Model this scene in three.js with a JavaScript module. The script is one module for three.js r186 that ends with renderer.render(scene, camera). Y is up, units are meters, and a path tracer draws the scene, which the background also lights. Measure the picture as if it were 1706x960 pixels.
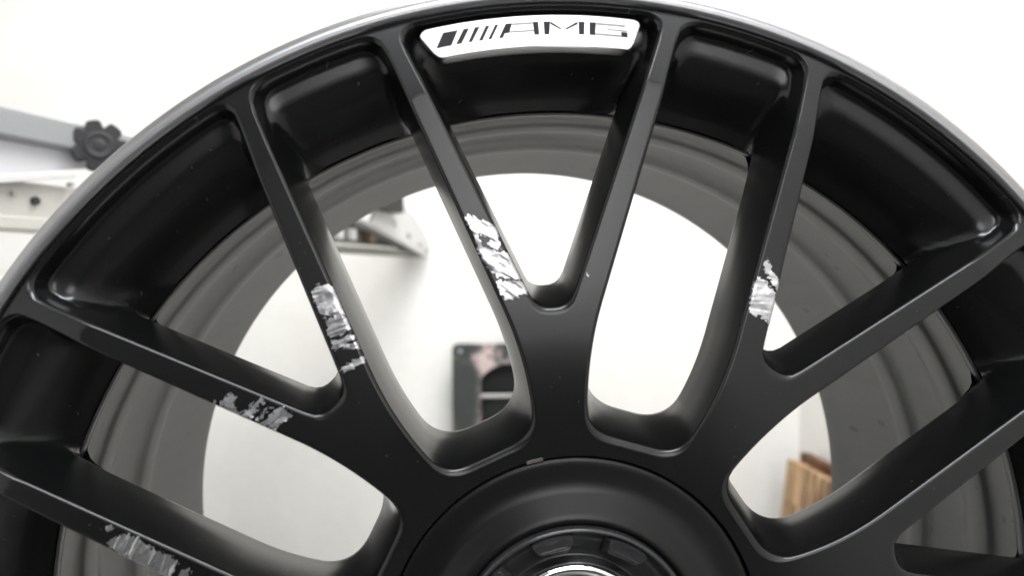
import * as THREE from 'three';
import { mergeGeometries, toCreasedNormals } from 'three/addons/utils/BufferGeometryUtils.js';
import { RoundedBoxGeometry } from 'three/addons/geometries/RoundedBoxGeometry.js';
import { RectAreaLightUniformsLib } from 'three/addons/lights/RectAreaLightUniformsLib.js';

// ---------------------------------------------------------------- camera, light, exposure
const scene = new THREE.Scene();
scene.background = new THREE.Color(0, 0, 0);
const camera = new THREE.PerspectiveCamera(43.6, 1024 / 577, 0.02, 30);
camera.position.set(-0.0472, 0.1506, 0.2869);
camera.rotation.order = 'YXZ';
camera.rotation.set(-0.015, -0.0718, 0);
camera.focus = 0.342;
camera.userData.fStop = 6;
const renderer = new THREE.WebGLRenderer({ antialias: true });
renderer.toneMapping = THREE.LinearToneMapping;
renderer.toneMappingExposure = 1.0;
renderer.shadowMap.enabled = true;
RectAreaLightUniformsLib.init();

// ---------------------------------------------------------------- helpers
const D2R = Math.PI / 180;
let seed = 12345;
const rnd = () => { seed = (seed * 1664525 + 1013904223) >>> 0; return seed / 4294967296; };
const hash = (x, y, s) => { let h = (x * 374761393 + y * 668265263 + s * 2147483647) | 0; h = Math.imul(h ^ (h >>> 13), 1274126177); h ^= h >>> 16; return (h >>> 0) / 4294967296; };
function vnoise(x, y, s = 1, px = 0) {
  let xi = Math.floor(x), yi = Math.floor(y); const fx = x - xi, fy = y - yi;
  const u = fx * fx * (3 - 2 * fx), v = fy * fy * (3 - 2 * fy);
  const w = (a) => px ? ((a % px) + px) % px : a;
  const a = hash(w(xi), w(yi), s), b = hash(w(xi + 1), w(yi), s), c = hash(w(xi), w(yi + 1), s), d = hash(w(xi + 1), w(yi + 1), s);
  return (a * (1 - u) + b * u) * (1 - v) + (c * (1 - u) + d * u) * v;
}
const fbm = (x, y, s = 1, o = 4) => { let t = 0, a = .5, n = 0; for (let i = 0; i < o; i++) { t += a * vnoise(x, y, s + i); n += a; a *= .5; x *= 2.03; y *= 2.03; } return t / n; };
function tex(w, h, fn, srgb = true) {
  const d = new Uint8Array(w * h * 4);
  for (let y = 0; y < h; y++) for (let x = 0; x < w; x++) { const c = fn(x, y), i = (y * w + x) * 4; for (let k = 0; k < 3; k++) d[i + k] = Math.max(0, Math.min(255, Math.round(255 * (c.length ? c[k] : c)))); d[i + 3] = 255; }
  const t = new THREE.DataTexture(d, w, h); t.magFilter = THREE.LinearFilter; t.minFilter = THREE.LinearFilter; t.wrapS = t.wrapT = THREE.RepeatWrapping;
  if (srgb) t.colorSpace = THREE.SRGBColorSpace; t.needsUpdate = true; return t;
}
const used = {};
const numbered = (n) => { const k = used[n] = (used[n] ?? -1) + 1; return k ? `${n}_${String(k).padStart(3, '0')}` : n; };
function add(name, geo, mat, parent = scene, top = false) {
  const m = new THREE.Mesh(geo, mat); m.name = top ? numbered(name) : name; m.castShadow = m.receiveShadow = true; parent.add(m); return m;
}
function thing(name, label, category, pos) { const g = new THREE.Group(); g.name = numbered(name); g.userData = { label, category }; g.position.set(...pos); scene.add(g); return g; }
const lin = (r, g, b) => new THREE.Color().setRGB(r, g, b);
const std = (c, roughness, o = {}) => new THREE.MeshPhysicalMaterial({ color: lin(...c), roughness, metalness: 0, ...o });
const boxAt = (x0, x1, y0, y1, z0, z1) => new THREE.BoxGeometry(x1 - x0, y1 - y0, z1 - z0).translate((x0 + x1) / 2, (y0 + y1) / 2, (z0 + z1) / 2);
const rbox = (x0, x1, y0, y1, z0, z1, r) => new RoundedBoxGeometry(x1 - x0, y1 - y0, z1 - z0, 2, r).translate((x0 + x1) / 2, (y0 + y1) / 2, (z0 + z1) / 2);
function geom(pos, idx, nor, uv) {
  const g = new THREE.BufferGeometry();
  g.setAttribute('position', new THREE.Float32BufferAttribute(pos, 3));
  if (uv) g.setAttribute('uv', new THREE.Float32BufferAttribute(uv, 2));
  g.setIndex(idx); if (nor) g.setAttribute('normal', new THREE.Float32BufferAttribute(nor, 3)); else g.computeVertexNormals(); return g;
}
// turned part about the wheel axis (z), profile in mm [r, z]; smooth resampling with Catmull-Rom keeps the radii soft
function turned(profile, seg = 240, soft = true) {
  let pts = profile.map(([r, z]) => new THREE.Vector2(r / 1000, z / 1000));
  if (soft) { const c = new THREE.CatmullRomCurve3(pts.map(p => new THREE.Vector3(p.x, p.y, 0)), false, 'centripetal'); pts = c.getPoints(pts.length * 5).map(p => new THREE.Vector2(p.x, p.y)); }
  return new THREE.LatheGeometry(pts, seg).rotateX(Math.PI / 2);
}

// ---------------------------------------------------------------- the setting: white workshop corner, lamps in its ceiling
const wallTex = tex(512, 512, (x, y) => { const n = fbm(x / 60, y / 60, 3), f = fbm(x / 5, y / 5, 9, 2); const v = .965 + .05 * (n - .5) + .02 * (f - .5); return [v, v * .997, v * .988]; });
wallTex.repeat.set(2, 2);
const wallBump = tex(256, 256, (x, y) => .5 + .5 * (fbm(x / 4, y / 4, 21, 3) - .5), false); wallBump.repeat.set(6, 6);
const whitePaint = std([.82, .82, .81], .7, { map: wallTex, bumpMap: wallBump, bumpScale: .0004 });
const greyPaint = std([.17, .17, .18], .75, { bumpMap: wallBump, bumpScale: .0004 });
const floorMat = std([.05, .05, .05], .6, { map: wallTex });
const RX0 = -1.7, RX1 = .675, RY0 = -1.0, RY1 = 1.6, RZ0 = -1.2, RZ1 = 2.4;
const struct = (name, g, m) => { const o = add(name, g, m, scene, true); o.userData.kind = 'structure'; return o; };
struct('floor', boxAt(RX0 - .1, RX1 + .1, RY0 - .1, RY0, RZ0 - .1, RZ1 + .1), floorMat);
struct('wall_back', boxAt(RX0 - .1, RX1 + .1, RY0, RY1, RZ0 - .1, RZ0), whitePaint);
struct('wall_right', boxAt(RX1, RX1 + .1, RY0, RY1, RZ0, RZ1), std([.8, .79, .785], .7, { map: wallTex, bumpMap: wallBump, bumpScale: .0004 }));
struct('wall_left', boxAt(RX0 - .1, RX0, RY0, RY1, RZ0, RZ1), whitePaint);
struct('wall_front', boxAt(RX0 - .1, RX1 + .1, -.12, RY1, RZ1, RZ1 + .1), greyPaint);
struct('wall_dado', boxAt(RX0 - .1, RX1 + .1, RY0, -.121, RZ1 - .02, RZ1 + .1), std([.035, .035, .038], .6));
struct('ceiling', boxAt(RX0 - .1, RX1 + .1, RY1, RY1 + .1, RZ0 - .1, RZ1 + .1), whitePaint);
function ceilingLamp(x, z, w, d, power, label, tint = [1, .985, .955]) {
  const t = thing('ceiling_lamp', label, 'lamp', [x, RY1, z]);
  add('housing', rbox(-w / 2 - .03, w / 2 + .03, -.04, -.001, -d / 2 - .03, d / 2 + .03, .008), std([.75, .75, .75], .5), t);
  add('diffuser', rbox(-w / 2, w / 2, -.046, -.038, -d / 2, d / 2, .003), std([.9, .9, .9], .5, { emissive: lin(...tint), emissiveIntensity: 2 }), t);
  const l = new THREE.RectAreaLight(lin(...tint), power, w, d); l.position.set(0, -.05, 0); l.rotation.x = -Math.PI / 2; t.add(l);
  l.castShadow = true;
}
ceilingLamp(.2, -.5, .9, .3, 42, 'white ceiling panel lamp above the gap between wheel and back wall');
ceilingLamp(-.05, 1.15, 1.2, .4, 25, 'large white ceiling panel lamp over the middle of the workshop', [.92, .965, 1]);

{ // window behind the photographer, mirrored in the satin paint
  const x0 = -.2, x1 = .63, y0 = .02, y1 = 1.2, t = thing('window', 'bright daylight window with white frame, in the wall facing the wheel', 'window', [(x0 + x1) / 2, y0, RZ1]);
  const w = x1 - x0, h = y1 - y0, fr = std([.7, .7, .7], .5);
  for (const s of [-1, 1]) add('frame', rbox(s * (w / 2 + .02) - .02, s * (w / 2 + .02) + .02, 0, h, -.05, -.001, .004), fr, t);
  for (const y of [-.04, h]) add('frame', rbox(-w / 2 - .04, w / 2 + .04, y + .0005, y + .0395, -.05, -.001, .004), fr, t);
  add('mullion', rbox(-.02, .02, .001, h - .001, -.04, -.012, .003), fr, t);
  for (const s of [-1, 1]) add('pane', boxAt(s > 0 ? .0205 : -w / 2 + .001, s > 0 ? w / 2 - .001 : -.0205, .001, h - .001, -.011, -.002), std([.8, .8, .8], .3, { emissive: lin(1, .972, .985), emissiveIntensity: 2.6 }), t);
  const l = new THREE.RectAreaLight(lin(1, .972, .985), 1.4, w, h); l.position.set(0, h / 2, -.06); l.castShadow = true; t.add(l);
}

// ---------------------------------------------------------------- workbench that carries the wheel
{
  const t = thing('workbench', 'white topped workbench that the black alloy wheel stands on', 'workbench', [0, RY0, 0]);
  const m = std([.68, .68, .67], .6), top = -.2707 - RY0;
  add('bench_top', rbox(-.9, .45, top - .04, top, -.78, .05, .004), m, t);
  for (const x of [-.86, .41]) for (const z of [-.74, .01]) add('leg', rbox(x - .02, x + .02, .001, top - .0405, z - .02, z + .02, .003), m, t);
}

// ---------------------------------------------------------------- the wheel
const TH0 = -0.0714, N = 9, HALF = Math.PI / N, AXIS_Y = .2705;
const wheel = thing('alloy_wheel', 'matte black alloy wheel with nine Y-shaped spokes and scraped spoke faces', 'wheel', [0, -AXIS_Y, 0]);
const peel = tex(512, 512, (x, y) => .5 + .35 * (fbm(x / 6, y / 6, 31, 3) - .5) + .3 * (fbm(x / 40, y / 40, 37, 2) - .5), false);
const paintRough = tex(512, 512, (x, y) => { const s = hash(x, y, 5) > .9992 ? .25 : 0; return .8 + .08 * (fbm(x / 50, y / 50, 41, 4) - .5) + s * .5; }, false);
const dustMap = tex(512, 512, (x, y) => {            // near-black paint with stray dust grains and faint wipe marks
  const b = .265 + .03 * (fbm(x / 70, y / 14, 45, 3) - .5), c = Math.floor(x / 8), r = Math.floor(y / 8);
  if (hash(c, r, 61) > .965) { const q = Math.hypot(x - 8 * c - 2 - 4 * hash(c, r, 62), y - 8 * r - 2 - 4 * hash(c, r, 63)), k = hash(c, r, 64) ** 2; if (q < .6 + 1.1 * k) return b + .2 + .35 * k; }
  return [b * .975, b, b * 1.005];
});
for (const t of [peel, paintRough, dustMap]) t.repeat.set(9, 9);
const blackPaint = std([.085, .085, .085], .3, { map: dustMap, bumpMap: peel, bumpScale: .000004, roughnessMap: paintRough, ior: 1.5 });
const capPaint = std([.0032, .0032, .0032], .3, { ior: 1.4 });
const nutPaint = std([.026, .0265, .027], .2, {});
const silver = std([.34, .34, .35], .38, { metalness: 1, anisotropy: .3 });
const barrelMap = tex(2048, 512, (x, y) => {          // x runs round the barrel, y along it
  let v = .47 + .07 * (fbm(x / 9, y / 26, 51, 4) - .5) + .06 * (fbm(x / 150, y / 20, 57, 3) - .5);
  const c = Math.floor(x / 16), r = Math.floor(y / 16);
  if (hash(c, r, 7) > .9) { const ox = 16 * c + 3 + 10 * hash(c, r, 8), oy = 16 * r + 3 + 10 * hash(c, r, 9), q = Math.hypot((x - ox) * .8, y - oy), s = .8 + 2.2 * hash(c, r, 10) ** 2; if (q < s) v *= .45; }
  return [v * .99, v, v * .995];
});
const barrelPaint = std([.23, .23, .23], .5, { map: barrelMap, clearcoat: .12, clearcoatRoughness: .26 });

// 2D outline of the openings, millimetres, u along the spoke axis, v across it (wheel turned so that the spoke points up)
const smax = (a, b, k) => { const h = Math.max(k - Math.abs(a - b), 0) / k; return Math.max(a, b) + h * h * k * .25; };
const C20 = Math.cos(HALF), S20 = Math.sin(HALF);
const cornerK = (ro) => 1.5 + 7.5 * THREE.MathUtils.smoothstep(ro, 238, 252);   // soft where the rim pocket starts, sharp at its deep end
const forkF = (u, v, d, db, ro) => {                  // opening inside one fork
  const side = (Math.abs(v) - (11.3 + (u - 150) * .412)) / 1.0816 + d;
  return smax(smax(side, 139 - u + db, 5.5), Math.hypot(u, v) - ro, cornerK(ro));
};
const gapF = (ub, vb, d, db, ro) => {                 // opening between two spokes, in the frame of its own middle line
  vb = -Math.abs(vb); const u = ub * C20 - vb * S20, v = ub * S20 + vb * C20;
  const side = smax(11.3 - v, (24.2 + (u - 150) * .374 - v) / 1.0676, 9) + d;
  return smax(smax(side, 86 - ub + db, 9.5 + .5 * Math.max(0, db)), Math.hypot(u, v) - ro, cornerK(ro));
};
const faceZ = (r) => (r > 231 ? -.15 * (r - 231) : 0) - (r < 128 ? 3.2 * ((128 - r) / 48) ** 2 : 0);
const faceSlope = (r) => (r > 231 ? -.15 : 0) + (r < 128 ? 6.4 * (128 - r) / 48 / 48 : 0);
const BEV = 1.7, levels = [];
const POCKET = [[0, 261], [.3, 260.4], [1, 259.7], [2, 259.2], [3, 258.9], [5.5, 258.2], [7, 257.5], [7.8, 256.2], [8.2, 254], [8.6, 251.4], [9.3, 248.8], [10.8, 246], [13, 243.2], [16, 240.4], [19.5, 237.6], [24, 234], [29, 230.6], [33, 228.2], [37.5, 225.5]];
const pocketR = (h) => { for (let i = 1; i < POCKET.length; i++) if (h <= POCKET[i][0]) { const [a, b] = POCKET[i - 1], [c, e] = POCKET[i]; return b + (e - b) * (h - a) / (c - a); } return 225.7; };
const wallD = (h) => { const t = Math.min(1, (h - BEV) / 21); return 3.2 * (1 - (1 - t) ** 1.5) + .2 * Math.max(0, h - 15) / 14; };
for (let j = 0; j <= 6; j++) { const a = j / 6 * Math.PI * .44; levels.push({ d: -BEV * (1 - Math.sin(a)), h: BEV * (1 - Math.cos(a)), b: -BEV * 2 * (1 - Math.sin(a)) }); }
for (const h of [2.2, 3, 4, 5.5, 6.4, 7, 7.4, 7.8, 8, 8.2, 8.4, 8.6, 8.95, 9.3, 10, 10.8, 11.8, 13, 14.5, 16, 18, 20, 22.5, 25, 27.5, 29]) levels.push({ d: wallD(h), h, b: 8.5 * ((h - BEV) / 27) ** .75 });
for (const [h, d] of [[30.5, 3.2], [32, 2.7], [34.5, 1.9], [37.5, .7]]) levels.push({ d, h, b: 8 + d - 3.3 });
function ringAt(F, uc, lv, phis) {
  const ro = pocketR(lv.h);
  return phis.map(p => { let a = 0, b = 150; const c = Math.cos(p), s = Math.sin(p); for (let i = 0; i < 40; i++) { const m = (a + b) / 2; if (F(uc + m * c, m * s, lv.d, lv.b, ro) < 0) a = m; else b = m; } const u = uc + a * c, v = a * s; return [u, v]; });
}
function loftWindow(F, uc, phis, toY, closed, seams) {
  const rings = levels.map(lv => ringAt(F, uc, lv, phis)), n = phis.length, pos = [], uv = [], idx = [];
  const z0 = rings[0].map(([u, v]) => faceZ(Math.hypot(u, v)));
  rings.forEach((ring, j) => ring.forEach(([u, v], i) => {
    const r = Math.hypot(u, v), h = levels[j].h;
    const w = THREE.MathUtils.smoothstep(pocketR(h) - r, 0, 3);            // 0 on the rim side, 1 along the spoke
    const hs = h <= 29 ? h : 29 + (h - 29) * (.22 + .78 * THREE.MathUtils.smoothstep(r, 196, 223));
    const [yu, yv] = toY(u, v), z = z0[i] - (h * (1 - w) + hs * w);
    pos.push(yv / 1000, yu / 1000, z / 1000); uv.push(yv / 1000 + h / 1500, yu / 1000 + h / 900);
  }));
  const cols = closed ? n : n - 1;
  for (let j = 0; j < rings.length - 1; j++) for (let i = 0; i < cols; i++) { const a = j * n + i, b = j * n + (i + 1) % n, c = a + n, d = b + n; idx.push(a, b, c, b, d, c); }
  const g = geom(pos, idx, null, uv), N_ = g.attributes.normal;
  // make the normals point out of the metal
  const k = n * 12 + Math.floor(n / 2); let flip = false;
  { const [u, v] = rings[12][Math.floor(n / 2)], [cu, cv] = toY(uc, 0), [pu, pv] = toY(u, v); flip = N_.getX(k) * (cv - pv) + N_.getY(k) * (cu - pu) < 0; }
  if (flip) { for (let i = 0; i < idx.length; i += 3) [idx[i], idx[i + 1]] = [idx[i + 1], idx[i]]; g.setIndex(idx); g.computeVertexNormals(); }
  for (let i = 0; i < n; i++) { const [u, v] = toY(...rings[0][i]), r = Math.hypot(u, v), s = -faceSlope(r), q = new THREE.Vector3(v / r * s, u / r * s, 1).normalize(); g.attributes.normal.setXYZ(i, q.x, q.y, q.z); }
  if (seams) for (const i of [0, n - 1]) for (let j = 0; j < rings.length; j++) {
    const A = g.attributes.normal, m = j * n + i, t = seams, q = new THREE.Vector3(A.getX(m), A.getY(m), A.getZ(m)); q.addScaledVector(t, -q.dot(t)).normalize(); A.setXYZ(m, q.x, q.y, q.z);
  }
  return { g, first: rings[0].map(p => toY(...p)), last: rings[rings.length - 1].map(p => toY(...p)) };
}
// fill a flat outline, split its edges evenly, lift it to z(r)
function sheet(contour, holes, zf, slope, maxEdge, up) {
  const V = (a) => a.map(([u, v]) => new THREE.Vector2(v, u));
  const c = V(contour), hs = holes.map(V), tri = THREE.ShapeUtils;
  if (tri.isClockWise(c)) c.reverse(); hs.forEach(h => { if (!tri.isClockWise(h)) h.reverse(); });
  let faces = tri.triangulateShape(c, hs); const P = [...c, ...hs.flat()].map(p => [p.x, p.y]);
  for (let it = 0; it < 7; it++) {
    const mid = new Map(), key = (a, b) => a < b ? a * 1e6 + b : b * 1e6 + a;
    const get = (a, b) => { if (Math.hypot(P[a][0] - P[b][0], P[a][1] - P[b][1]) < maxEdge) return -1; const k = key(a, b); if (!mid.has(k)) { mid.set(k, P.length); P.push([(P[a][0] + P[b][0]) / 2, (P[a][1] + P[b][1]) / 2]); } return mid.get(k); };
    const out = []; let any = false;
    for (const [a, b, c_] of faces) {
      const t = [a, b, c_], m = [get(a, b), get(b, c_), get(c_, a)], k = m.filter(x => x >= 0).length;
      if (!k) { out.push(t); continue; } any = true;
      if (k === 3) out.push([a, m[0], m[2]], [m[0], b, m[1]], [m[2], m[1], c_], [m[0], m[1], m[2]]);
      else if (k === 1) { const i = m.findIndex(x => x >= 0); out.push([t[i], m[i], t[(i + 2) % 3]], [m[i], t[(i + 1) % 3], t[(i + 2) % 3]]); }
      else { const i = m.findIndex(x => x < 0), A = t[i], B = t[(i + 1) % 3], Cc = t[(i + 2) % 3], m1 = m[(i + 1) % 3], m2 = m[(i + 2) % 3]; out.push([A, B, m1], [A, m1, m2], [m2, m1, Cc]); }
    }
    faces = out; if (!any) break;
  }
  const pos = [], nor = [], uv = [];
  for (const [x, y] of P) { const r = Math.hypot(x, y), s = -slope(r), q = new THREE.Vector3(x / r * s, y / r * s, 1).normalize().multiplyScalar(up ? 1 : -1); pos.push(x / 1000, y / 1000, zf(r) / 1000); nor.push(q.x, q.y, q.z); uv.push(x / 1000, y / 1000); }
  return geom(pos, faces.flatMap(f => up ? f : [f[0], f[2], f[1]]), nor, uv);
}
function buildSpoke() {
  const arc = (r, a, b, n) => [...Array(n + 1)].map((_, i) => { const t = a + (b - a) * i / n; return [r * Math.cos(t), r * Math.sin(t)]; });
  const nA = 150, nB = 110;
  const A = loftWindow(forkF, 205, [...Array(nA)].map((_, i) => i / nA * 2 * Math.PI), (u, v) => [u, v], true);
  const toR = (u, v) => [u * C20 - v * S20, u * S20 + v * C20], toL = (u, v) => { const [a, b] = toR(u, -v); return [a, -b]; };
  const pr = [...Array(nB)].map((_, i) => -Math.PI * (i / (nB - 1)));             // top to bottom, side of this spoke
  const R = loftWindow(gapF, 160, pr, toR, false, new THREE.Vector3(C20, -S20, 0));
  const L = loftWindow(gapF, 160, pr.map(p => -p), toL, false, new THREE.Vector3(C20, S20, 0));
  const outline = (k, rh, ro) => [...arc(rh, -HALF, HALF, 24), ...R[k].slice().reverse(), ...arc(ro, HALF, -HALF, 40), ...L[k]];
  const face = sheet(outline('first', 77.7, 262.3), [A.first], faceZ, faceSlope, 3.2, true);
  const back = sheet(outline('last', 30, 230), [A.last], (r) => -30.8 - 8 * THREE.MathUtils.smoothstep(r, 196, 223) - Math.max(0, Math.min(1, (r - 219) / 6)) * 7, () => 0, 6, false);
  const hubPts = arc(77.7, -HALF, HALF, 24), pos = [], idx = [], uv = [];
  hubPts.forEach(([u, v], i) => { for (const z of [faceZ(77.7), faceZ(77.7) - 6]) { pos.push(v / 1000, u / 1000, z / 1000); uv.push(v / 1000, u / 1000); } if (i) { const a = 2 * i - 2; idx.push(a, a + 1, a + 2, a + 1, a + 3, a + 2); } });
  const g = mergeGeometries([face, back, A.g, R.g, L.g, geom(pos, idx, null, uv)]);
  return g;
}
const spokeGeo = buildSpoke();
const spokes = [];
for (let k = -4; k <= 4; k++) {
  const s = add('spoke', spokeGeo, blackPaint, wheel); s.position.y = AXIS_Y; s.rotation.z = -(TH0 + k * 2 * HALF); spokes[k + 4] = s;
}
const turnedPart = (name, profile, m, seg, soft) => { const o = add(name, turned(profile, seg, soft), m, wheel); o.position.y = AXIS_Y; return o; };
turnedPart('rim_lip', [[262.2, -5.4], [262.25, -3.6], [262.8, -2.5], [264, -1.8], [265.8, -1.9], [267.6, -2.9], [269.2, -4.8], [270.2, -7.2], [270.4, -10], [269, -13.5], [266, -15]], silver, 300);
const barrel = turnedPart('barrel', [[225.7, -40.6], [225.0, -41.6], [224.9, -43], [225.5, -45], [226.3, -57], [225.6, -61], [223.9, -65], [223.6, -74], [224.9, -80], [226, -84], [226.2, -108], [225, -113], [223.2, -118], [223, -126], [224.4, -133], [224.7, -140], [223.9, -196], [223.3, -216], [223.6, -220.5], [225.5, -223]], barrelPaint, 300);
turnedPart('outer_barrel', [[225.5, -223], [258, -225], [267, -224], [268.5, -220], [266, -214], [246, -205], [243, -190], [241, -120], [233, -102], [232.5, -72], [243, -52], [255, -34], [262, -24], [266, -15]], barrelPaint, 200);
turnedPart('hub_pad', [[8, -52], [70, -52], [76, -48], [80, -31]], blackPaint, 96);

// scrapes through the paint down to bright metal: torn grids that follow face and bevel, with ridged relief
const scrapeMetal = std([.6, .6, .61], .33, { metalness: 1, side: THREE.DoubleSide });
const inPoly = (x, y, P) => { let c = false; for (let i = 0, j = P.length - 1; i < P.length; j = i++) { const [xi, yi] = P[i], [xj, yj] = P[j]; if ((yi > y) !== (yj > y) && x < (xj - xi) * (y - yi) / (yj - yi) + xi) c = !c; } return c; };
function metalDepth(u, v) {                          // distance in from the nearest opening, mm
  const a = Math.atan2(v, u), sg = Math.sign(a) || 1, ca = Math.cos(HALF), sa = Math.sin(HALF) * sg;
  return Math.min(forkF(u, v, 0, 0, 300), gapF(u * ca + v * sa, -u * sa + v * ca, 0, 0, 300));
}
function scrape(k, polys, ang, s, gap = .2, name = 'scrape') {
  const cell = .24, all = polys.flat(), u0 = Math.min(...all.map(p => p[0])) - .6, u1 = Math.max(...all.map(p => p[0])) + .6, v0 = Math.min(...all.map(p => p[1])) - .6, v1 = Math.max(...all.map(p => p[1])) + .6;
  const nu = Math.ceil((u1 - u0) / cell), nv = Math.ceil((v1 - v0) / cell), id = new Map(), pos = [], idx = [], uv = [], ca = Math.cos(ang), sa = Math.sin(ang);
  const along = (u, v) => [u * ca + v * sa, -u * sa + v * ca];
  const H = (u, v) => { const [p, q] = along(u, v); return .34 * vnoise(p * .22, q * 1.1, s) + .13 * vnoise(p * .3, q * 2.4, s + 3) + .08 * vnoise(u * 2.2, v * 2.2, s + 5) + .9 * vnoise(p * .12, q * .36, s + 9) + .35 * vnoise(u * .5, v * .5, s + 21); };
  const vert = (i, j) => {
    const key = i * 4096 + j; if (id.has(key)) return id.get(key);
    const u = u0 + i * cell + .12 * (hash(i, j, s) - .5), v = v0 + j * cell + .12 * (hash(i, j, s + 1) - .5), m = metalDepth(u, v);
    const e = Math.max(0, BEV - m), z = faceZ(Math.hypot(u, v)) - (BEV - Math.sqrt(Math.max(0, BEV * BEV - e * e))) + .06 + .5 * H(u, v);
    pos.push(v / 1000, u / 1000, z / 1000); uv.push(v / 1000, u / 1000); id.set(key, pos.length / 3 - 1); return pos.length / 3 - 1;
  };
  for (let i = 0; i < nu; i++) for (let j = 0; j < nv; j++) {
    const u = u0 + (i + .5) * cell, v = v0 + (j + .5) * cell; if (metalDepth(u, v) < .25) continue;
    const [p, q] = along(u, v), ju = 1.7 * (vnoise(p * .7, q * 1.6, s + 11) - .5) + .35 * (hash(i, j, s + 2) - .5), jv = 1.5 * (vnoise(p * .8, q * 1.5, s + 13) - .5) + .35 * (hash(i, j, s + 4) - .5);
    if (!polys.some(P => inPoly(u + ju, v + jv, P))) continue;
    if (vnoise(p * .25, q * 1.5, s + 17) * .7 + vnoise(u * 1.6, v * 1.6, s + 19) * .3 < gap) continue;
    const a = vert(i, j), b = vert(i + 1, j), c = vert(i, j + 1), d = vert(i + 1, j + 1); idx.push(a, c, b, b, c, d);
  }
  return add(name, geom(pos, idx, null, uv), scrapeMetal, spokes[k + 4]);
}
scrape(0, [[[177.2, -32.7], [178, -31], [175.8, -26.8], [174.1, -22.6], [171.5, -19.7], [168.4, -19.7], [167.8, -21.7], [170.1, -27.2], [172.8, -31.8]], [[170.7, -29.6], [169.7, -28.2], [165.3, -26.4], [162.6, -21.8], [162.8, -18.2], [159.8, -16], [156.6, -11.9], [154.1, -11.3], [151.3, -12.2], [152.1, -16.5], [152.5, -21.3], [155.5, -23.5], [158.1, -26.2], [161.8, -27.8], [166, -29.4]], [[151.2, -22.3], [150.7, -12.3], [147.3, -9.9], [144.9, -9.8], [144.9, -12.7], [144.1, -15.2], [143.1, -18.4], [145.2, -20.4]], [[166.3, -24.6], [167.4, -22.2], [167.7, -19.7], [163.6, -19.6], [162.6, -22]]], 2.2, 101, .12);
scrape(-1, [[[178, 25.8], [177.4, 28.8], [174.7, 32], [170.9, 33.8], [168.8, 32], [164.6, 31.2], [161.4, 28.4], [163.7, 25.1], [168.1, 21.9], [172.2, 23.1]], [[166.2, 21.6], [161.2, 27.7], [159.7, 28.4], [156, 26.1], [157.3, 22.1], [159.2, 18.1], [162.6, 19.5]], [[157.9, 17.2], [155.5, 22.3], [153.5, 26.4], [152.4, 24.5], [153.4, 20], [155.2, 15.5]], [[152.9, 18.5], [153.4, 20], [150.7, 24.1], [148.5, 23], [150.5, 20.3]], [[146.8, 11.2], [147.8, 12.9], [146.6, 18.2], [144.5, 22.3], [143.1, 21], [144.4, 16]]], 2.0, 211, .16);
scrape(-1, [[[170.4, -31.3], [170.5, -28.7], [171.2, -24.8], [170.1, -23], [168.3, -23.9], [166.2, -27.1], [162.9, -27.8], [160, -26.8], [160.5, -28.3], [164.7, -30.2]], [[162.3, -27.8], [161.6, -22.1], [161.3, -17.5], [159.2, -17.4], [158.4, -22], [158, -26.9], [160.9, -29.1]], [[172.7, -32.3], [173, -30], [171.2, -30.8], [171, -32]], [[155.1, -25.9], [153.5, -21.7], [153.9, -16.1], [152.5, -13.6], [149.3, -14.8], [148, -13.5], [147.6, -16.4], [148.9, -19.7], [147.5, -22.3], [148.8, -24.3], [151.8, -25.3]], [[156.7, -24.9], [156.5, -17.4], [155.6, -16.4], [155.1, -24.6]]], 1.6, 307, .27);
scrape(-2, [[[187.9, 35.6], [186.2, 36.4], [184.7, 34.9], [185.9, 33.4], [188.2, 34.1]], [[186.9, 29.6], [181.6, 32.8], [179.8, 33.2], [178.2, 32.6], [175.4, 31.9], [169.9, 28.5], [165.9, 27], [162.9, 25.8], [159.7, 23.7], [161.1, 19.1], [161.8, 14.3], [168.9, 17.4], [175, 22.1], [182, 25.3], [185.6, 27.3]], [[158.8, 19.3], [156.3, 21.6], [154.4, 20.3], [156.1, 14.8], [159.6, 15.7]]], 1.9, 401, .14);
scrape(1, [[[170.6, -29.6], [173.6, -29.4], [172.6, -26.7], [170.4, -23.1], [169, -19.4], [172, -18.8], [168.2, -15.9], [165.6, -15.6], [166.2, -20.2], [168.1, -24.8]], [[165.4, -28.6], [166.1, -25.6], [164.8, -20.6], [164, -14.6], [161.5, -11.6], [158.5, -10.6], [156, -9.9], [152.4, -10], [153.4, -15.7], [152.5, -20], [152.3, -23], [157.1, -25.8], [161.8, -27.6]]], 1.1, 503, .1);
scrape(0, [[[150, 14.2], [151.2, 14.5], [151.1, 15], [149.9, 14.8]]], 1.2, 601, 0, 'nick');

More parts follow.
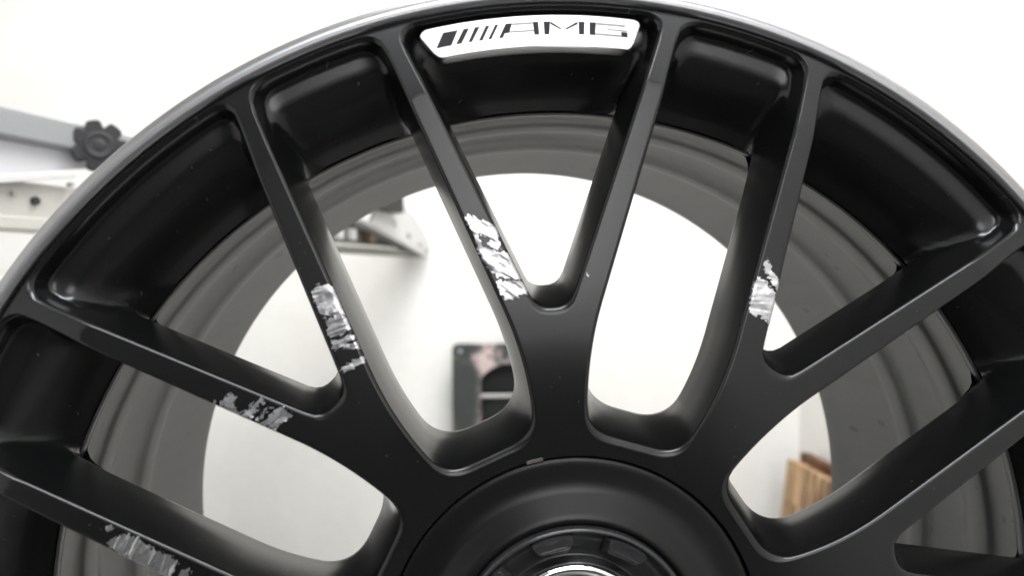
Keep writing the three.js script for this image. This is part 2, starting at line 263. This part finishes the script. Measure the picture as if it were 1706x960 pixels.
// badge plate on the rim between the two branches of the upright spoke
{
  const badgeMetal = std([.62, .62, .62], .3, { metalness: 1 }), inkDark = std([.012, .012, .016], .6), inkPale = std([.3, .3, .3], .45, { metalness: .6 });
  const zAt = (u) => -5.4 - (257.4 - u) * .16;        // plate leans with the rim
  const P = (r, v, lift) => { const u = Math.sqrt(r * r - v * v); return [v / 1000, u / 1000, (zAt(u) + lift) / 1000]; };
  const slab = (name, pts, m, parent, top, bottom, bev) => {                        // pts: [v, r] outline, extruded, edge broken by bev
    const c = pts.map(([v, r]) => new THREE.Vector2(v, r)); if (THREE.ShapeUtils.isClockWise(c)) c.reverse();
    const cx = c.reduce((a, p) => a + p.x, 0) / c.length, cy = c.reduce((a, p) => a + p.y, 0) / c.length, n = c.length;
    const ins = c.map((p, i) => { const a = c[(i + n - 1) % n], b = c[(i + 1) % n], t = new THREE.Vector2(b.x - a.x, b.y - a.y).normalize(); return new THREE.Vector2(p.x - t.y * bev, p.y + t.x * bev); });
    const pos = [], idx = [], uv = [], put = (p, l) => { pos.push(...P(p.y, p.x, l)); uv.push(p.x / 1000, p.y / 1000); };
    ins.forEach(p => put(p, top)); for (const f of THREE.ShapeUtils.triangulateShape(ins, [])) idx.push(...f);
    const rows = [[ins, top], [ins.map((p, i) => p.clone().lerp(c[i], .7)), top - bev * .3], [c, top - bev], [c, bottom]];
    rows.forEach(([ring, l]) => ring.forEach(p => put(p, l)));
    for (let j = 0; j < 3; j++) for (let i = 0; i < n; i++) { const a = n + j * n + i, b = n + j * n + (i + 1) % n; idx.push(a, a + n, b, b, a + n, b + n); }
    const g = geom(pos, idx, null, uv); return add(name, g, m, parent);
  };
  const out = [], R0 = 245.2, R1 = 257.6, lerp = (a, b, t) => a + (b - a) * t;
  for (let i = 0; i <= 40; i++) out.push([lerp(-42.6, 42.4, i / 40), R1]);
  for (const [v, r] of [[43.8, 257.2], [44.6, 256.4], [44.8, 255.4], [44.2, 253.6], [42.2, 248.4], [41, 246.4], [39.6, 245.4]]) out.push([v, r]);
  for (let i = 0; i <= 40; i++) out.push([lerp(38.4, -35.6, i / 40), R0]);
  for (const [v, r] of [[-37.4, 245.4], [-39, 246.2], [-40.6, 247.8], [-45, 254], [-45.6, 255.4], [-45, 256.6], [-44, 257.3]]) out.push([v, r]);
  const plate = slab('badge', out, badgeMetal, wheel, 0, -9, .5); plate.position.y = AXIS_Y; plate.rotation.z = -TH0;
  plate.userData.label = 'silver badge plate with dark lettering on the rim';
  const t = 254.9, b = 249.6, glyph = (pts, m = inkDark) => slab('letter_stroke', pts, m, plate, .16, -.05, .03);
  for (const [a, c, d, e] of [[-36, -30, -33, -39.2], [-27.7, -25.4, -28.9, -31.2], [-23.1, -21.1, -24.6, -26.2], [-18.7, -17.1, -20.3, -21.9], [-14.9, -13.5, -16.7, -18.1]]) glyph([[a, t], [c, t], [d, b], [e, b]]);
  glyph([[-10.6, t], [-8, t], [-9.2, 251.4], [-11.1, 251.2], [-12, b], [-13.7, b]]);                    // A
  glyph([[.4, t], [2.7, t], [2.9, b + .3], [.9, b + .3]]);
  glyph([[-7.9, t], [.3, t], [.3, t - .8], [-8.2, t - .8]], inkPale); glyph([[-8.9, 252], [.7, 252], [.7, 251.3], [-9.1, 251.3]], inkPale);
  glyph([[4.9, t], [7.6, t], [7, b + .3], [5, b + .3]]); glyph([[7.7, t], [12.2, 252.1], [11.5, 251.8], [7.6, t - 1]]);   // M
  glyph([[13.4, 252.1], [18.7, t], [18.9, t - 1], [14.3, 251.8]]); glyph([[19.2, t], [21.7, t], [21.3, b + .4], [19.2, b + .4]]);
  glyph([[23.7, t], [26.4, t], [25.9, b + .4], [23.6, b + .4]]);                                                       // G
  glyph([[26.5, t], [38.5, t], [38.5, t - .8], [26.5, t - .8]], inkPale); glyph([[31, 252.9], [39.3, 252.9], [39.3, 252.3], [31, 252.3]], inkPale);
  glyph([[26.2, 250.9], [36.5, 250.9], [36.5, 250.1], [26.1, 250.1]], inkPale); glyph([[36.7, 252.1], [39.4, 252.1], [39.3, 250.2], [36.7, 250.2]]);
}

// centre cap with castellated lock ring and bright emblem disc
{
  const cap = turnedPart('centre_cap', [[74, -12], [76.6, -10], [76.95, -6.2], [76.9, -5.4], [76.3, -4.7], [75.2, -4.4], [70, -4.45], [66, -4.4], [63, -3.9], [60, -2.6], [57, -1.3], [54.6, -.2], [52.8, .3], [51.5, .2], [50.8, -.5], [50.4, -1.2], [50.3, -3]], capPaint, 200);
  const ring = add('lock_ring', turned([[50.1, -3], [49.7, .6], [49.3, 1.5], [48.5, 1.9], [47.8, 1.5], [47.4, .2], [46.8, -2], [44.5, -5.2], [40, -8], [36.6, -9.4], [34.8, -9.4], [33.8, -7.6], [33.2, -5.6], [32.6, -5.3], [32.2, -6.2], [32.1, -9]], 160), nutPaint, cap);
  // one lug: rounded trapezoid lofted up out of the dish
  const pos = [], idx = [], uv = [], M = 40;
  const rows = [[0, 1.0, -9, -3], [.6, 1.0, -3.4, -.2], [.8, .99, .4, 2.2], [.9, .965, 1.5, 3.2], [.97, .92, 2.1, 3.6], [1, .86, 2.2, 3.65], [1, .78, 2.0, 3.5], [1, .01, 1.2, 2.6]];
  rows.forEach(([k, sc, zi, zo]) => { for (let i = 0; i < M; i++) {
    const a = i / M * 2 * Math.PI, n = 5, ca = Math.cos(a), sa = Math.sin(a), q = (Math.abs(ca) ** n + Math.abs(sa) ** n) ** (-1 / n), x = ca * q * sc, y = sa * q * sc;   // superellipse
    const rin = 35.2 + (42 - 35.2) * k, rout = 47.6 - .6 * k, t = (y + 1) / 2, r = rin + (rout - rin) * t, half = (9.2 + 2.2 * t) * (1.1 - .1 * k) * D2R, th = x * half;
    pos.push(r * Math.sin(th) / 1000, r * Math.cos(th) / 1000, (zi + (zo - zi) * t) / 1000); uv.push(x / 100, y / 100);
  } });
  for (let j = 0; j < rows.length - 1; j++) for (let i = 0; i < M; i++) { const a = j * M + i, b = j * M + (i + 1) % M; idx.push(a, b, a + M, b, b + M, a + M); }
  const lug = toCreasedNormals(geom(pos, idx, null, uv), .5);
  for (let k = 0; k < N; k++) { const l = add('lug', lug, nutPaint, cap); l.rotation.z = -(TH0 - 9.2 * D2R + k * 40 * D2R); }
  const chrome = std([.95, .95, .95], .08, { metalness: 1 });
  add('emblem_disc', turned([[32, -8], [31.8, -6.1], [31, -5.4], [29.5, -5.2], [28.4, -5.8], [27.6, -6.2], [22, -5.2], [12, -4.4], [.01, -4.1]], 120), chrome, cap);
  const tab = add('spring_tab', rbox(-.0035, .0035, .0768, .0785, -.005, -.0033, .0004), std([.06, .05, .045], .45), cap); tab.rotation.z = -TH0 + .15;
}

// ---------------------------------------------------------------- things on the back wall
{ // slotted steel arm that runs back to the wall behind the wheel
  const t = thing('machine_arm', 'grey and white slotted steel arm with black star knob, behind the wheel', 'machine arm', [-.4614, .2534, -.3962]);
  t.rotation.y = Math.atan2(.9165, .3999);
  const grey = std([.22, .23, .24], .45), white = std([.5, .5, .5], .5), beige = std([.4, .395, .37], .55), dark = std([.012, .012, .014], .6), brown = std([.2, .14, .09], .6);
  const bm = add('upper_beam', rbox(-.25, .72, .026, .053, -.045, 0, .003), grey, t); bm.rotation.z = -.012;
  add('lower_rail', rbox(-.25, .5, -.059, -.046, -.05, .002, .002), beige, t);
  add('foot_bar', rbox(.501, .862, -.062, -.05, -.04, .002, .002), std([.11, .11, .095], .6), t);
  add('web_panel', rbox(-.25, .3, -.0455, -.013, -.012, -.006, .001), beige, t);
  const gs = new THREE.Shape([[-.25, .024], [.11, .024], [.11, .012], [.03, -.004], [-.25, -.058]].map(p => new THREE.Vector2(...p)));
  add('gusset', new THREE.ExtrudeGeometry(gs, { depth: .004, bevelEnabled: false }).translate(0, 0, -.016), std([.48, .48, .51], .5), t);
  const st = add('shelf_strip', rbox(-.3, .062, -.007, 0, -.05, .004, .001), white, t); st.position.set(.012, -.0085, 0); st.rotation.z = .19;
  const sh = new THREE.Shape([[.63, -.012], [.66, .03], [.735, .042], [.80, .014], [.862, -.03], [.862, -.058], [.83, -.058]].map(p => new THREE.Vector2(...p)));
  for (const [x, y] of [[.715, -.005], [.773, -.024], [.821, -.04], [.848, -.05]]) { const h = new THREE.Path(); h.absellipse(x, y, .009, .0035, 0, 2 * Math.PI, true, -.35); sh.holes.push(h); }
  add('end_plate', new THREE.ExtrudeGeometry(sh, { depth: .004, bevelEnabled: true, bevelSize: .001, bevelThickness: .001, bevelSegments: 1, curveSegments: 10 }).translate(0, 0, .003), white, t);
  add('plate_backing', boxAt(.45, .85, -.045, -.002, -.03, -.024), std([.13, .125, .1], .6), t);
  const fl = add('flange', boxAt(0, .27, -.006, 0, -.02, .008), white, t); fl.position.set(.6, -.002, 0); fl.rotation.z = -.215;
  add('clamp', rbox(.6, .715, .014, .044, .009, .03, .003), dark, t);
  for (const x of [.56, .60, .66]) add('cable_tie', rbox(x, x + .012, -.04, -.02, -.02, -.006, .002), x > .65 ? brown : white, t);
  for (const [x, y, s] of [[.037, -.03, 1], [.068, -.011, .6], [.016, -.025, .6]]) { const b = add('bolt', new THREE.CylinderGeometry(.0042 * s, .0042 * s, .006, 6).rotateX(Math.PI / 2), s === 1 ? dark : std([.3, .29, .27], .5), t); b.position.set(x, y, y > -.02 ? .003 : -.005); }
  const kn = new THREE.Shape(); for (let i = 0; i <= 96; i++) { const a = i / 96 * 2 * Math.PI, r = .021 + .0036 * Math.tanh(3 * (Math.cos(7 * a) + .45)); kn[i ? 'lineTo' : 'moveTo'](r * Math.cos(a), r * Math.sin(a)); }
  const knob = add('star_knob', new THREE.ExtrudeGeometry(kn, { depth: .012, bevelEnabled: true, bevelSize: .0015, bevelThickness: .002, bevelSegments: 3 }), std([.014, .014, .016], .6), t); knob.position.set(.1, .031, .004); knob.rotation.y = -.7;
  add('knob_boss', turned([[14, 0], [13.6, 2], [11, 2.6], [9, 2], [5, 2], [4, 2.8], [.01, 3]], 40).translate(0, 0, .014), std([.018, .018, .02], .55), knob);
}
{ // open box on the wall, its cover smeared with primer dust
  const t = thing('wall_box', 'dark open wall box with pinkish dusty cover plate on the white wall', 'wall box', [.05, -.09, RZ0]);
  const smear = tex(256, 256, (x, y) => { const n = fbm(x / 34, y / 50, 71, 4), m = fbm(x / 12, y / 12, 77, 3), q = Math.exp(-(((x - 78 - 30 * (m - .5)) / 26) ** 2)) + Math.exp(-(((y - 205 - 30 * (m - .5)) / 22) ** 2)) * .7, k = THREE.MathUtils.smoothstep(n * .75 + .3 * m + .42 * q, .62, 1.05); const sp = hash(x >> 1, y >> 1, 3) > .985 ? .12 : 0; return [.23 + .6 * k + sp, .25 + .5 * k + sp, .245 + .5 * k + sp]; });
  const s = new THREE.Shape(), w = .112, h = .106, r = .012;
  s.moveTo(-w + r, -h).lineTo(w - r, -h).quadraticCurveTo(w, -h, w, -h + r).lineTo(w, h - r).quadraticCurveTo(w, h, w - r, h).lineTo(-w + r, h).quadraticCurveTo(-w, h, -w, h - r).lineTo(-w, -h + r).quadraticCurveTo(-w, -h, -w + r, -h);
  const p = new THREE.Path(); p.moveTo(-.057, -.06).lineTo(-.057, .035).quadraticCurveTo(-.045, .058, -.01, .066).lineTo(.02, .066).quadraticCurveTo(.055, .06, .06, .035).lineTo(.06, -.06).quadraticCurveTo(0, -.085, -.057, -.06); s.holes.push(p);
  const g = new THREE.ExtrudeGeometry(s, { depth: .004, bevelEnabled: true, bevelSize: .0012, bevelThickness: .0012, bevelSegments: 2 }); const U = g.attributes.uv; for (let i = 0; i < U.count; i++) U.setXY(i, U.getX(i) / .23 + .5, U.getY(i) / .23 + .5);
  add('cover_plate', g.translate(0, 0, .034), std([.75, .75, .75], .75, { map: smear }), t);
  const dk = std([.012, .014, .013], .8);
  add('back_panel', boxAt(-.1, .1, -.095, .095, .0015, .004), dk, t);
  for (const x of [-.1, .097]) add('side_panel', boxAt(x, x + .003, -.0915, .0915, .0042, .0325), dk, t);
  for (const y of [-.095, .092]) add('side_panel', boxAt(-.1, .1, y, y + .003, .0042, .0325), dk, t);
  add('cross_bar', rbox(-.06, .062, -.0045, .003, .024, .031, .002), std([.42, .42, .42], .5), t);
  for (const x of [-.097, .097]) add('screw', new THREE.CylinderGeometry(.004, .004, .003, 16).rotateX(Math.PI / 2).translate(x, .092, .0405), std([.5, .55, .62], .35, { metalness: .8 }), t);
}
{ // two boards leaning at the right wall
  const wood = tex(256, 512, (x, y) => { const w = fbm(x / 9, y / 130, 81, 4), g = fbm(x / 2.2, y / 60, 87, 3), k = .62 + .3 * (w - .5) + .32 * (g - .5), dk = THREE.MathUtils.smoothstep(fbm(x / 6, y / 80, 91, 2), .52, .68) * .3; return [k * 1.12 - dk, k * .9 - dk * 1.1, k * .66 - dk]; });
  const wm = std([.95, 1, 1], .55, { map: wood }), edge = std([.3, .2, .13], .6, { map: wood });
  const board = (label, x, z0, z1, top, lean, m) => {
    const t = thing('wooden_board', label, 'board', [x, RY0, 0]), H = (top - RY0) / Math.cos(lean);
    const g = boxAt(-.009, .009, .001, H, z0, z1), U = g.attributes.uv, p = g.attributes.position; for (let i = 0; i < U.count; i++) U.setXY(i, p.getZ(i) * 3.2, p.getY(i) * 1.4);
    add('panel', g, m, t); t.rotation.z = -lean;
  };
  board('pale oak board leaning towards the right wall, in front of another board', .525, -1.105, -.72, -.213, .112, wm);
  board('brown edged board leaning on the right wall behind the pale oak board', .58, -1.128, -.70, -.206, .09, edge);
}
renderer.render(scene, camera);
